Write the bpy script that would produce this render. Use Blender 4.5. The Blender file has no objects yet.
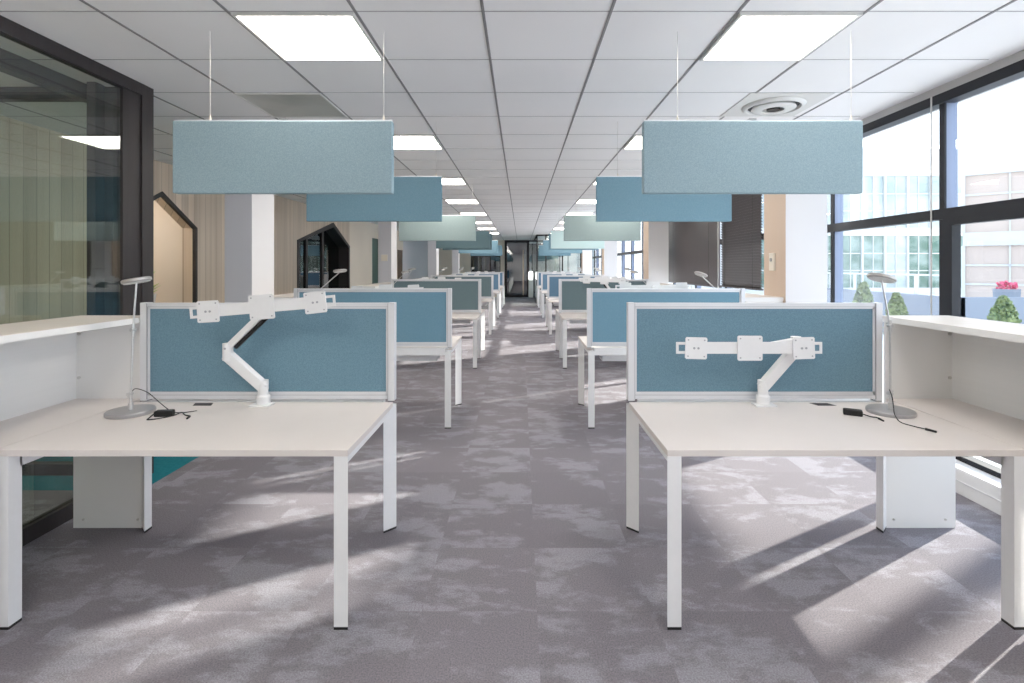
import bpy, bmesh, math, random
from mathutils import Vector, Matrix
random.seed(7)
C = bpy.context.scene.collection
PI = math.pi
CEIL = 2.78
CAMZ = 1.495

# ---------------------------------------------------------------- materials
def new_mat(name):
    m = bpy.data.materials.new(name); m.use_nodes = True
    nt = m.node_tree
    for n in list(nt.nodes): nt.nodes.remove(n)
    out = nt.nodes.new('ShaderNodeOutputMaterial')
    return m, nt, out
def N(nt, t, **kw):
    n = nt.nodes.new(t)
    for k, v in kw.items(): setattr(n, k, v)
    return n
def principled(name, col, rough=.5, metal=0., spec=.5, noise=None, bump=0., bscale=200., emis=None, estr=0.):
    """noise = (scale vector, colour2, contrast)"""
    m, nt, out = new_mat(name)
    p = N(nt, 'ShaderNodeBsdfPrincipled')
    nt.links.new(p.outputs[0], out.inputs[0])
    p.inputs['Base Color'].default_value = (*col, 1)
    p.inputs['Roughness'].default_value = rough
    p.inputs['Metallic'].default_value = metal
    p.inputs['Specular IOR Level'].default_value = spec
    if emis:
        p.inputs['Emission Color'].default_value = (*emis, 1)
        p.inputs['Emission Strength'].default_value = estr
    tc = N(nt, 'ShaderNodeTexCoord')
    if noise:
        sc, col2, lo, hi = noise
        mp = N(nt, 'ShaderNodeMapping'); mp.inputs['Scale'].default_value = sc
        nz = N(nt, 'ShaderNodeTexNoise'); nz.inputs['Scale'].default_value = 1; nz.inputs['Detail'].default_value = 3
        cr = N(nt, 'ShaderNodeValToRGB')
        cr.color_ramp.elements[0].position = lo; cr.color_ramp.elements[0].color = (*col, 1)
        cr.color_ramp.elements[1].position = hi; cr.color_ramp.elements[1].color = (*col2, 1)
        nt.links.new(tc.outputs['Object'], mp.inputs[0]); nt.links.new(mp.outputs[0], nz.inputs['Vector'])
        nt.links.new(nz.outputs[0], cr.inputs[0]); nt.links.new(cr.outputs[0], p.inputs['Base Color'])
    if bump:
        nz2 = N(nt, 'ShaderNodeTexNoise'); nz2.inputs['Scale'].default_value = bscale; nz2.inputs['Detail'].default_value = 2
        nt.links.new(tc.outputs['Object'], nz2.inputs['Vector'])
        b = N(nt, 'ShaderNodeBump'); b.inputs['Strength'].default_value = bump; b.inputs['Distance'].default_value = .002
        nt.links.new(nz2.outputs[0], b.inputs['Height']); nt.links.new(b.outputs[0], p.inputs['Normal'])
    return m
def glass_mat(name, tint, ior=1.5, rough=0., add=0., gl=(.95,.97,1)):
    m, nt, out = new_mat(name)
    tr = N(nt, 'ShaderNodeBsdfTransparent'); tr.inputs[0].default_value = (*tint, 1)
    g = N(nt, 'ShaderNodeBsdfGlossy'); g.inputs[0].default_value = (*gl, 1); g.inputs['Roughness'].default_value = rough
    f0=((ior-1)/(ior+1))**2*2+add
    lw = N(nt, 'ShaderNodeLayerWeight'); lw.inputs[0].default_value=.5
    pw = N(nt, 'ShaderNodeMath', operation='POWER'); pw.inputs[1].default_value=4.5; nt.links.new(lw.outputs['Facing'], pw.inputs[0])
    f = N(nt, 'ShaderNodeMath', operation='MULTIPLY_ADD'); f.inputs[1].default_value=1-f0; f.inputs[2].default_value=f0; f.use_clamp=True
    nt.links.new(pw.outputs[0], f.inputs[0])
    mx = N(nt, 'ShaderNodeMixShader')
    fac = f.outputs[0]
    nt.links.new(fac, mx.inputs[0]); nt.links.new(tr.outputs[0], mx.inputs[1]); nt.links.new(g.outputs[0], mx.inputs[2])
    nt.links.new(mx.outputs[0], out.inputs[0])
    return m
def emit_mat(name, col, s):
    m, nt, out = new_mat(name)
    e = N(nt, 'ShaderNodeEmission'); e.inputs[0].default_value = (*col, 1); e.inputs[1].default_value = s
    nt.links.new(e.outputs[0], out.inputs[0]); return m
def fabric(name, c1, c2):
    return principled(name, c1, .95, spec=.15, noise=((260,260,260), c2, .36, .68), bump=.35, bscale=420)

M = {}
M['white']   = principled('white_laminate', (.78,.775,.765), .42, noise=((3,3,3),(.80,.795,.785),.3,.7))
M['white_metal'] = principled('white_powder_coat', (.80,.80,.81), .38, noise=((40,40,40),(.78,.78,.79),.3,.7))
M['alu']     = principled('white_aluminium_profile', (.72,.73,.76), .32, metal=.15)
M['groove']  = principled('profile_groove', (.34,.35,.38), .5)
M['top']     = principled('desktop_laminate', (.70,.645,.615), .38, noise=((6,6,6),(.68,.625,.595),.3,.7))
M['oak']     = principled('cabinet_top_laminate', (.74,.68,.62), .4, noise=((2,30,2),(.70,.63,.56),.3,.7))
M['inner']   = principled('cabinet_inner_laminate', (.74,.74,.74), .5, noise=((2,2,60),(.76,.76,.76),.3,.7))
M['screen']  = fabric('screen_fabric_blue', (.105,.20,.27), (.155,.27,.345))
M['screen2'] = fabric('screen_fabric_bright_blue', (.115,.24,.335), (.155,.295,.39))
M['screen3'] = fabric('screen_fabric_grey_teal', (.10,.155,.175), (.14,.20,.22))
M['screen4'] = fabric('screen_fabric_deep_blue', (.085,.17,.27), (.12,.22,.33))
M['baf1']    = fabric('baffle_felt_pale_blue', (.23,.335,.385), (.32,.435,.48))
M['baf2']    = fabric('baffle_felt_blue', (.125,.235,.305), (.17,.295,.37))
M['baf3']    = fabric('baffle_felt_grey_green', (.24,.32,.32), (.29,.37,.37))
M['baf4']    = fabric('baffle_felt_dark_teal', (.08,.14,.165), (.12,.19,.21))
M['baf5']    = fabric('baffle_felt_sunlit_mint', (.55,.76,.78), (.62,.82,.84))  # sunlight on the felt is put into this pale tone
M['black']   = principled('black_plastic', (.004,.004,.0045), .5, spec=.25, noise=((60,60,60),(.007,.007,.0075),.3,.7))
M['chrome']  = principled('brushed_chrome', (.62,.62,.62), .28, metal=.9, noise=((80,80,80),(.7,.7,.7),.3,.7))
M['lampgrey']= principled('silver_grey_paint', (.36,.36,.37), .38, metal=.5)
M['lamphead']= principled('satin_silver_lamp_head', (.42,.40,.39), .35, metal=.75)
M['steel']   = principled('stainless_steel', (.6,.58,.56), .3, metal=1)
M['dark']    = principled('dark_bronze_frame', (.018,.0145,.015), .55, spec=.3, noise=((30,30,2),(.023,.019,.0195),.3,.7))
M['dark2']   = principled('anthracite_window_frame', (.008,.009,.013), .55, spec=.25)
M['blueface']= principled('sky_lit_mullion', (.16,.20,.30), .3, metal=.35)  # blue sky light on the mullion sides is put into this colour
M['trimgrey']= principled('grey_ceiling_trim', (.45,.44,.43), .5)
M['plaster'] = principled('white_painted_plaster', (.72,.705,.71), .8, noise=((2,2,2),(.74,.725,.73),.3,.7), bump=.1)
M['lilac']   = principled('pale_grey_plaster', (.58,.58,.63), .8, bump=.1)  # grey of the far wall, and shade coloured onto left column fronts
M['tan']     = principled('tan_plaster', (.52,.40,.31), .75, bump=.1)  # tan tone for right column aisle sides and the door stile
M['beige']   = principled('beige_painted_wall', (.76,.67,.56), .75, noise=((1,1,1),(.70,.61,.51),.3,.7))
M['greenpan']= principled('dark_green_panel', (.02,.075,.06), .4)
M['brown']   = principled('brown_door_wood', (.10,.06,.04), .5, noise=((8,8,1),(.14,.09,.06),.3,.7))
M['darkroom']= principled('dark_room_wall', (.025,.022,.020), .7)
M['wire']    = principled('steel_wire', (.6,.58,.55), .4, metal=.6)
M['cream']   = principled('cream_plastic', (.72,.66,.56), .45)
M['foliage'] = principled('conifer_foliage', (.10,.15,.045), .8, noise=((14,14,14),(.26,.32,.12),.35,.65))
M['bark']    = principled('bark', (.12,.08,.05), .9)
M['concrete']= principled('pale_concrete', (.82,.82,.82), .8, noise=((.6,.6,.6),(.86,.87,.87),.3,.7))
M['facade']  = principled('white_facade_cladding', (.52,.53,.52), .6, emis=(1,1,.98), estr=.0)
M['facglass']= principled('facade_greenish_glazing', (.05,.12,.09), .2, noise=((.5,.5,.9),(.22,.30,.27),.42,.6))
M['facglass2']= principled('facade_pale_glazing', (.26,.33,.34), .2, noise=((.4,.4,.7),(.42,.47,.48),.4,.6))
M['planter'] = principled('grey_terrace_wall', (.20,.22,.26), .7)
M['red']     = principled('pink_red_car_paint', (.65,.04,.12), .3)
M['tyre']    = principled('tyre_rubber', (.02,.02,.02), .8)
M['facetan'] = principled('tan_window_shade', (.50,.40,.34), .7)
M['blind']   = principled('dark_brown_blind_slat', (.036,.026,.026), .45, noise=((2,2,2),(.045,.033,.033),.3,.7))
M['booth']   = principled('booth_upholstery', (.60,.52,.42), .85, bump=.2)
M['leaf']    = principled('bright_green_leaf', (.22,.40,.05), .5, noise=((50,50,50),(.35,.5,.1),.3,.7))
M['pot']     = principled('white_pot', (.7,.7,.68), .5)
M['vent']    = principled('perforated_grey_metal', (.46,.46,.42), .5, noise=((1.6,1.6,1.6),(.30,.30,.27),.45,.7))
M['panelwhite'] = principled('white_ceiling_metal', (.66,.65,.62), .45)
M['pglass']  = glass_mat('partition_glass', (.88,.92,.88), 1.45, add=0)
M['wglass']  = glass_mat('window_glass', (.96,.985,1.), 1.35)
M['dglass']  = glass_mat('dark_meeting_room_glass', (.35,.36,.38), 1.6, add=.05)
M['mglass']  = glass_mat('pale_back_partition_glass', (.82,.88,.84), 1.5, add=.05)
M['diff']    = emit_mat('light_diffuser', (1,.93,.84), 17)
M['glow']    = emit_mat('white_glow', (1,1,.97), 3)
M['spot']    = emit_mat('downlight_glow', (1,.93,.82), 6)

# carpet: half metre tiles, each with its own offset of a blotchy pattern
def carpet(name, d, l, amt=1.):
    m, nt, out = new_mat(name)
    L = nt.links.new
    p = N(nt, 'ShaderNodeBsdfPrincipled'); L(p.outputs[0], out.inputs[0])
    p.inputs['Roughness'].default_value = .95; p.inputs['Specular IOR Level'].default_value = .12
    geo = N(nt, 'ShaderNodeNewGeometry')
    add = N(nt, 'ShaderNodeVectorMath', operation='ADD'); add.inputs[1].default_value = (-.07+10, -2.22+10, 0)
    L(geo.outputs['Position'], add.inputs[0])
    sc = N(nt, 'ShaderNodeVectorMath', operation='SCALE'); sc.inputs['Scale'].default_value = 2.
    L(add.outputs[0], sc.inputs[0])
    fl = N(nt, 'ShaderNodeVectorMath', operation='FLOOR'); L(sc.outputs[0], fl.inputs[0])
    wn = N(nt, 'ShaderNodeTexWhiteNoise'); L(fl.outputs[0], wn.inputs['Vector'])
    off = N(nt, 'ShaderNodeVectorMath', operation='SCALE'); off.inputs['Scale'].default_value = 37.
    L(wn.outputs['Color'], off.inputs[0])
    mp = N(nt, 'ShaderNodeMapping'); mp.inputs['Scale'].default_value = (2.6, 4.6, 1)
    L(geo.outputs['Position'], mp.inputs[0])
    ad2 = N(nt, 'ShaderNodeVectorMath', operation='ADD'); L(mp.outputs[0], ad2.inputs[0]); L(off.outputs[0], ad2.inputs[1])
    nz = N(nt, 'ShaderNodeTexNoise'); nz.inputs['Scale'].default_value = 1.; nz.inputs['Detail'].default_value = 9; nz.inputs['Roughness'].default_value = .68
    L(ad2.outputs[0], nz.inputs['Vector'])
    cr = N(nt, 'ShaderNodeValToRGB'); cr.color_ramp.elements[0].position = .50; cr.color_ramp.elements[1].position = .585
    cr.color_ramp.elements[0].color = (*d,1); cr.color_ramp.elements[1].color = (*l,1)
    L(nz.outputs[0], cr.inputs[0])
    # fibre noise
    fn = N(nt, 'ShaderNodeTexNoise'); fn.inputs['Scale'].default_value = 160; fn.inputs['Detail'].default_value = 2
    L(geo.outputs['Position'], fn.inputs['Vector'])
    mr = N(nt, 'ShaderNodeMapRange'); mr.inputs['From Min'].default_value=.3; mr.inputs['From Max'].default_value=.7
    mr.inputs['To Min'].default_value=.72; mr.inputs['To Max'].default_value=1.25
    L(fn.outputs[0], mr.inputs[0])
    # per tile brightness
    tb = N(nt, 'ShaderNodeMapRange'); tb.inputs['To Min'].default_value=.93; tb.inputs['To Max'].default_value=1.07
    L(wn.outputs['Value'], tb.inputs[0])
    mu = N(nt, 'ShaderNodeMath', operation='MULTIPLY'); L(mr.outputs[0], mu.inputs[0]); L(tb.outputs[0], mu.inputs[1])
    vm = N(nt, 'ShaderNodeVectorMath', operation='SCALE'); L(cr.outputs[0], vm.inputs[0]); L(mu.outputs[0], vm.inputs['Scale'])
    L(vm.outputs[0], p.inputs['Base Color'])
    b = N(nt, 'ShaderNodeBump'); b.inputs['Strength'].default_value=.5; b.inputs['Distance'].default_value=.004
    L(fn.outputs[0], b.inputs['Height']); L(b.outputs[0], p.inputs['Normal'])
    return m
M['carpet'] = carpet('grey_carpet_tiles', (.180,.166,.186), (.252,.244,.274))
M['teal']   = principled('teal_carpet', (.010,.135,.17), .95, spec=.1, noise=((40,40,40),(.016,.17,.21),.3,.7), bump=.4)

# wood panelling: fine vertical strips
def wood(name, c1, c2, c3):
    m, nt, out = new_mat(name); L = nt.links.new
    p = N(nt, 'ShaderNodeBsdfPrincipled'); L(p.outputs[0], out.inputs[0]); p.inputs['Roughness'].default_value=.42
    geo = N(nt, 'ShaderNodeNewGeometry')
    mp = N(nt, 'ShaderNodeMapping'); mp.inputs['Scale'].default_value=(9,9,.35); L(geo.outputs['Position'], mp.inputs[0])
    nz = N(nt, 'ShaderNodeTexNoise'); nz.inputs['Scale'].default_value=1.; nz.inputs['Detail'].default_value=6; L(mp.outputs[0], nz.inputs['Vector'])
    cr = N(nt, 'ShaderNodeValToRGB'); cr.color_ramp.elements[0].position=.3; cr.color_ramp.elements[1].position=.7
    cr.color_ramp.elements[0].color=(*c1,1); cr.color_ramp.elements[1].color=(*c2,1)
    L(nz.outputs[0], cr.inputs[0])
    sep = N(nt, 'ShaderNodeSeparateXYZ'); L(geo.outputs['Position'], sep.inputs[0])
    s = N(nt, 'ShaderNodeMath', operation='ADD'); L(sep.outputs[0], s.inputs[0]); L(sep.outputs[1], s.inputs[1])
    k = N(nt, 'ShaderNodeMath', operation='MULTIPLY'); k.inputs[1].default_value=8.; L(s.outputs[0], k.inputs[0])
    fr = N(nt, 'ShaderNodeMath', operation='FRACT'); L(k.outputs[0], fr.inputs[0])
    lt = N(nt, 'ShaderNodeMath', operation='LESS_THAN'); lt.inputs[1].default_value=.07; L(fr.outputs[0], lt.inputs[0])
    flr = N(nt, 'ShaderNodeMath', operation='FLOOR'); L(k.outputs[0], flr.inputs[0])
    wn = N(nt, 'ShaderNodeTexWhiteNoise', noise_dimensions='1D'); L(flr.outputs[0], wn.inputs['W'])
    mr = N(nt, 'ShaderNodeMapRange'); mr.inputs['To Min'].default_value=.86; mr.inputs['To Max'].default_value=1.08; L(wn.outputs[0], mr.inputs[0])
    sc = N(nt, 'ShaderNodeVectorMath', operation='SCALE'); L(cr.outputs[0], sc.inputs[0]); L(mr.outputs[0], sc.inputs['Scale'])
    mx = N(nt, 'ShaderNodeMix', data_type='RGBA'); L(lt.outputs[0], mx.inputs[0]); L(sc.outputs[0], mx.inputs[6]); mx.inputs[7].default_value=(*c3,1)
    L(mx.outputs[2], p.inputs['Base Color'])
    return m
M['wood'] = wood('pale_wood_panelling', (.54,.42,.31), (.70,.57,.44), (.38,.29,.21))
M['ceil'] = principled('mineral_ceiling_tile', (.84,.825,.82), .85, noise=((1.5,1.5,1.5),(.87,.855,.85),.3,.7), bump=.08)
M['grid'] = principled('ceiling_grid_profile', (.20,.195,.195), .6)

M['grid2'] = principled('ceiling_joint', (.36,.35,.35), .6)
# ---------------------------------------------------------------- mesh builder
class MB:
    def __init__(s): s.v=[]; s.f=[]; s.mi=[]; s.mats=[]
    def _m(s, m):
        if m is None: m = s.mats[0] if s.mats else None
        if m not in s.mats: s.mats.append(m)
        return s.mats.index(m)
    def add(s, vs, fs, m=None):
        b=len(s.v); s.v += [tuple(v) for v in vs]; i = s._m(m)
        for f in fs: s.f.append(tuple(b+k for k in f)); s.mi.append(i)
    def box(s, x0,x1,y0,y1,z0,z1, m=None, mat=None):
        if x0>x1: x0,x1=x1,x0
        if y0>y1: y0,y1=y1,y0
        vs=[Vector((x,y,z)) for z in (z0,z1) for y in (y0,y1) for x in (x0,x1)]
        if mat: vs=[mat@v for v in vs]
        s.add(vs,[(0,2,3,1),(4,5,7,6),(0,1,5,4),(2,6,7,3),(0,4,6,2),(1,3,7,5)],m)
    def prism(s, poly, z0, z1, m=None, mat=None):
        n=len(poly)
        a=sum(poly[i][0]*poly[(i+1)%n][1]-poly[(i+1)%n][0]*poly[i][1] for i in range(n))
        if a<0: poly=poly[::-1]
        vs=[Vector((p[0],p[1],z0)) for p in poly]+[Vector((p[0],p[1],z1)) for p in poly]
        if mat: vs=[mat@v for v in vs]
        s.add(vs,[tuple(range(n))[::-1],tuple(range(n,2*n))]+[(i,(i+1)%n,n+(i+1)%n,n+i) for i in range(n)],m)
    def tube(s, a, b, r, r2=None, m=None, n=16, caps=True):
        a=Vector(a); b=Vector(b); r2=r if r2 is None else r2
        d=(b-a).normalized(); u=d.orthogonal().normalized(); w=d.cross(u)
        vs=[]
        for c,rr in ((a,r),(b,r2)):
            for i in range(n):
                t=2*PI*i/n; vs.append(c+rr*(math.cos(t)*u+math.sin(t)*w))
        fs=[(i,(i+1)%n,n+(i+1)%n,n+i) for i in range(n)]
        if caps: fs+=[tuple(range(n))[::-1],tuple(range(n,2*n))]
        s.add(vs,fs,m)
    def lathe(s, prof, cx=0, cy=0, m=None, n=32, mat=None):
        vs=[]
        for r,z in prof:
            for i in range(n):
                t=2*PI*i/n; v=Vector((cx+r*math.cos(t),cy+r*math.sin(t),z)); vs.append(mat@v if mat else v)
        fs=[]
        for j in range(len(prof)-1):
            for i in range(n): fs.append((j*n+i,j*n+(i+1)%n,(j+1)*n+(i+1)%n,(j+1)*n+i))
        fs+= [tuple(range(n))[::-1], tuple(range((len(prof)-1)*n,len(prof)*n))]
        s.add(vs,fs,m)
    def path(s, pts, r, m=None, n=8):
        # smooth tube through points
        P=[Vector(p) for p in pts]; Q=[]
        for i in range(len(P)-1):
            p0=P[max(i-1,0)];p1=P[i];p2=P[i+1];p3=P[min(i+2,len(P)-1)]
            for k in range(6):
                t=k/6; Q.append(.5*((2*p1)+(p2-p0)*t+(2*p0-5*p1+4*p2-p3)*t*t+(3*p1-p0-3*p2+p3)*t**3))
        Q.append(P[-1]); vs=[]
        u=None
        for i,q in enumerate(Q):
            d=(Q[min(i+1,len(Q)-1)]-Q[max(i-1,0)]).normalized()
            if u is None: u=d.orthogonal().normalized()
            u=(u-d*u.dot(d)).normalized(); w=d.cross(u)
            for k in range(n):
                t=2*PI*k/n; vs.append(q+r*(math.cos(t)*u+math.sin(t)*w))
        fs=[]
        for j in range(len(Q)-1):
            for i in range(n): fs.append((j*n+i,j*n+(i+1)%n,(j+1)*n+(i+1)%n,(j+1)*n+i))
        fs+=[tuple(range(n))[::-1],tuple(range((len(Q)-1)*n,len(Q)*n))]
        s.add(vs,fs,m)
    def build(s, name, parent=None, bevel=0., smooth=False, loc=None):
        me=bpy.data.meshes.new(name); me.from_pydata(s.v,[],s.f)
        for m in s.mats: me.materials.append(M[m] if isinstance(m,str) else m)
        me.polygons.foreach_set('material_index', s.mi)
        bm=bmesh.new(); bm.from_mesh(me); bmesh.ops.recalc_face_normals(bm, faces=bm.faces[:]); bm.to_mesh(me); bm.free()
        if smooth:
            me.polygons.foreach_set('use_smooth',[True]*len(me.polygons))
            try: me.set_sharp_from_angle(angle=math.radians(35))
            except Exception: pass
        me.update()
        o=bpy.data.objects.new(name, me); C.objects.link(o)
        if parent: o.parent=parent
        if loc: o.location=loc
        if bevel:
            b=o.modifiers.new('bevel','BEVEL'); b.width=bevel; b.segments=2; b.limit_method='ANGLE'
        return o
def tag(o, label=None, cat=None, group=None, kind=None):
    if label: o['label']=label
    if cat: o['category']=cat
    if group: o['group']=group
    if kind: o['kind']=kind
    return o
def thing(name, label, cat, loc, rz=0, group=None):
    o=bpy.data.objects.new(name,None); C.objects.link(o); o.location=loc; o.rotation_euler=(0,0,rz); o.empty_display_size=.1
    return tag(o,label,cat,group)
def struct(mb, name, label, cat='room', **k):
    return tag(mb.build(name, **k), label, cat, kind='structure')

# ---------------------------------------------------------------- room shell
Y0, Y1 = -3.2, 25.0
XR = 3.0
XW = -4.42
m=MB(); m.box(-2.53,3.3,Y0,Y1+4,-.12,0,'carpet'); m.box(-7.2,-2.53,Y0,3.42,-.12,0,'carpet')
struct(m,'floor','grey violet carpet tile floor with paler blotches','floor')
m=MB(); m.box(-7.2,-2.53,3.42,Y1+4,-.12,0,'teal')
struct(m,'floor','teal carpet zone along the wood panelled wall','floor')

# ceiling: slab + tile grid lines modelled as profiles
m=MB(); m.box(-7.2,3.3,Y0,Y1+4,CEIL,CEIL+.2,'ceil')
struct(m,'ceiling','pale grey suspended tile ceiling','ceiling')
gx=[-2.12+.643*k for k in range(-4,8)]
gy=[2.577+.6*k for k in range(-9,38)]
m=MB()
for x in gx: m.box(x-.0075,x+.0075,Y0,Y1,CEIL-.004,CEIL+.001,'grid')
for y in gy: m.box(-4.4,2.9,y-.0035,y+.0035,CEIL-.002,CEIL+.001,'grid2')
struct(m,'trim_1','dark thin profiles between the ceiling tiles','ceiling grid')

# ceiling lights
def light(ix, ky, label):
    x0,x1=gx[ix]+.012,gx[ix+1]-.012; y0,y1=gy[ky]+.008,gy[ky+1]-.008
    cx,cy=(x0+x1)/2,(y0+y1)/2; hx,hy=(x1-x0)/2,(y1-y0)/2
    t=thing('ceiling_light',label,'ceiling light',(cx,cy,CEIL),0,'square ceiling light panels')
    f=MB()
    for a in ((-hx,hx,-hy,-hy+.016),(-hx,hx,hy-.016,hy),(-hx,-hx+.016,-hy+.016,hy-.016),(hx-.016,hx,-hy+.016,hy-.016)):
        f.box(*a,-.014,0,'panelwhite')
    f.build('frame',t)
    d=MB(); d.box(-hx+.016,hx-.016,-hy+.016,hy-.016,-.010,-.001,'diff'); d.build('diffuser',t)
ordn=['nearest','second','third','fourth','fifth','sixth','seventh','eighth']
iL,iR = 5,9     # gx[5]=-1.477 ; gx[9]=1.095
for side,ix in (('left',iL),('right',iR)):
    light(ix,1,'square light panel behind the camera over the %s desk row'%side)
    light(ix,5,'square light panel just above the camera on the %s side'%side)
    for k in range(8):
        light(ix,9+4*k,'glowing square ceiling light panel, %s one in the line above the %s desk row'%(ordn[k],side))
light(2,5,'square light panel inside the glass room by its front')
light(1,1,'square light panel inside the glass room behind the camera')

# ceiling vents
def vent_square(x,y,label):
    t=thing('ceiling_vent',label,'air vent',(x,y,CEIL))
    a=MB(); a.box(-.31,.31,-.29,.29,-.008,0,'vent'); a.build('perforated_plate',t)
    f=MB()
    for q in ((-.318,-.306,-.298,.298),(.306,.318,-.298,.298),(-.306,.306,-.298,-.288),(-.306,.306,.288,.298)): f.box(*q,-.013,0,'panelwhite')
    f.build('frame',t)
vent_square((gx[4]+gx[5])/2,gy[11]+.3,'square grey perforated ceiling vent behind the nearest left hanging panel')
def vent_round(x,y,label):
    t=thing('ceiling_vent',label,'air vent',(x,y,CEIL))
    a=MB(); a.box(-.31,.31,-.29,.29,-.006,0,'panelwhite'); a.build('plate',t)
    r=MB(); r.lathe([(.235,-.006),(.235,-.014),(.215,-.03),(.20,-.03),(.19,-.014),(.19,-.006)],m='panelwhite'); r.build('outer_ring',t,smooth=True)
    r=MB(); r.lathe([(.188,-.007),(.188,-.010)],m='black'); r.build('recess',t)
    r=MB(); r.lathe([(.155,-.010),(.165,-.03),(.14,-.042),(.08,-.040),(.08,-.010)],m='panelwhite'); r.build('inner_ring',t,smooth=True)
    r=MB(); r.lathe([(.05,-.012),(.05,-.043)],m='black'); r.build('core',t,smooth=True)
vent_round((gx[10]+gx[11])/2-.05,gy[11]+.3,'round white swirl air vent in a ceiling tile near the windows')

# --- left wood wall with house shaped openings
H1=(5.55,6.98,6.30,2.02,2.42); H2=(10.1,13.2,12.04,2.02,2.53)
def wallquad(m, pts, x, th, mat):
    vs=[(x,y,z) for y,z in pts]+[(x-th,y,z) for y,z in pts]; n=len(pts)
    m.add(vs,[tuple(range(n)),tuple(range(n,2*n))[::-1]]+[(i,(i+1)%n,n+(i+1)%n,n+i) for i in range(n)],mat)
m=MB(); T=.2
def r4(a,b,z0,z1): return [(a,z0),(b,z0),(b,z1),(a,z1)]
wallquad(m,r4(Y0,H1[0],0,CEIL),XW,T,'wood')
for (a,b,ap,ze,za) in (H1,H2):
    wallquad(m,[(a,ze),(ap,za),(ap,CEIL),(a,CEIL)],XW,T,'wood'); wallquad(m,[(ap,za),(b,ze),(b,CEIL),(ap,CEIL)],XW,T,'wood')
wallquad(m,r4(H1[1],H2[0],0,CEIL),XW,T,'wood')
wallquad(m,r4(H2[1],15.2,0,CEIL),XW,T,'beige')
wallquad(m,r4(15.95,18.3,0,CEIL),XW,T,'beige')
wallquad(m,r4(15.2,15.95,2.35,CEIL),XW,T,'beige')
wallquad(m,r4(18.3,19.2,2.1,CEIL),XW,T,'beige')
wallquad(m,r4(19.2,Y1,0,CEIL),XW,T,'lilac')
struct(m,'wall_left','pale wood panelled left wall with house shaped openings','wall')
m=MB(); wallquad(m,r4(15.2,15.95,0,2.35),XW-.03,.1,'greenpan'); struct(m,'door_1','dark green flush door in the left wall','door')
m=MB(); wallquad(m,r4(18.3,19.2,0,2.1),XW-.03,.1,'brown'); d=struct(m,'door_2','brown wooden door far along the left wall','door')
h=MB(); h.tube((XW-.02,18.42,1.02),(XW+.05,18.42,1.02),.012,m='steel'); h.tube((XW+.05,18.42,1.02),(XW+.05,18.55,1.02),.01,m='steel'); h.build('handle',d)
# frames of openings
def house_frame(name,Hs,w,dep,label):
    a,b,ap,ze,za=Hs; m=MB()
    outer=[(a,0),(a,ze),(ap,za),(b,ze),(b,0)]
    s=w
    inner=[(a+s,0),(a+s,ze-s*.4),(ap,za-s*1.25),(b-s,ze-s*.5),(b-s,0)]
    for i in range(4):
        q=[outer[i],outer[i+1],inner[i+1],inner[i]]
        vs=[(XW+.012,y,z) for y,z in q]+[(XW-dep,y,z) for y,z in q]
        m.add(vs,[(0,1,2,3),(7,6,5,4)]+[(k,(k+1)%4,4+(k+1)%4,4+k) for k in range(4)],'dark')
    return struct(m,name,label,'opening frame')
house_frame('trim_2',H1,.045,.03,'thin dark frame of the nearer house shaped opening')
house_frame('trim_3',H2,.09,.30,'thick dark frame of the far house shaped opening')
# booth niche behind house 1
m=MB()
m.box(-5.75,-5.65,5.0,7.5,0,CEIL,'beige'); m.box(-5.65,XW-T,5.35,5.5,0,CEIL,'beige'); m.box(-5.65,XW-T,7.02,7.15,0,CEIL,'beige'); m.box(-5.65,XW-T,5.5,7.02,2.6,2.65,'beige')
struct(m,'wall_booth','beige inner walls of the booth behind the house shaped opening','wall')
t=thing('booth_bench','pale upholstered booth seat inside the nearer house shaped opening','bench',(-5.3,6.25,0))
b=MB(); b.box(-.32,.25,-.7,.7,.02,.45,'booth'); b.build('seat',t,bevel=.03)
b=MB(); b.box(-.34,-.20,-.7,.7,.45,1.32,'booth'); b.build('backrest',t,bevel=.03)
t=thing('booth_ledge','pale ledge across the front of the booth','ledge',(-4.78,6.3,0))
b=MB(); b.box(-.13,.13,-.65,.70,.75,.785,'oak'); b.build('top',t)
for sy in (-.6,.6): b=MB(); b.box(-.02,.02,sy-.02,sy+.02,0,.75,'dark'); b.build('leg',t)
t=thing('potted_plant','small bright green plant on the booth seat','plant',(-4.8,6.5,.785))
b=MB(); b.lathe([(.10,0),(.14,.35),(.15,.36),(.13,.36),(.125,.33)],m='pot'); b.build('pot',t,smooth=True)
b=MB()
for i in range(40):
    a=random.uniform(0,2*PI); r=random.uniform(.03,.16); z=random.uniform(.36,.62); c=Vector((r*math.cos(a),r*math.sin(a),z)); u=Vector((math.cos(a),math.sin(a),.6)).normalized()*.09; w=Vector((-math.sin(a),math.cos(a),0))*.03
    b.add([Vector((.02*math.cos(a),.02*math.sin(a),.35)),c-w,c+u,c+w],[(0,1,2,3)],'leaf')
b.build('foliage',t)
t=thing('booth_fill_light','round fill light added unseen inside the booth','light',(-5.2,6.25,2.6))  # unseen lamp added to brighten the booth interior
b=MB(); b.lathe([(.22,-.03),(.22,0)],m='diff'); b.build('diffuser',t)
b=MB(); b.lathe([(.235,-.02),(.235,0),(.225,0),(.225,-.02)],m='pot'); b.build('ring',t)
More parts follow.
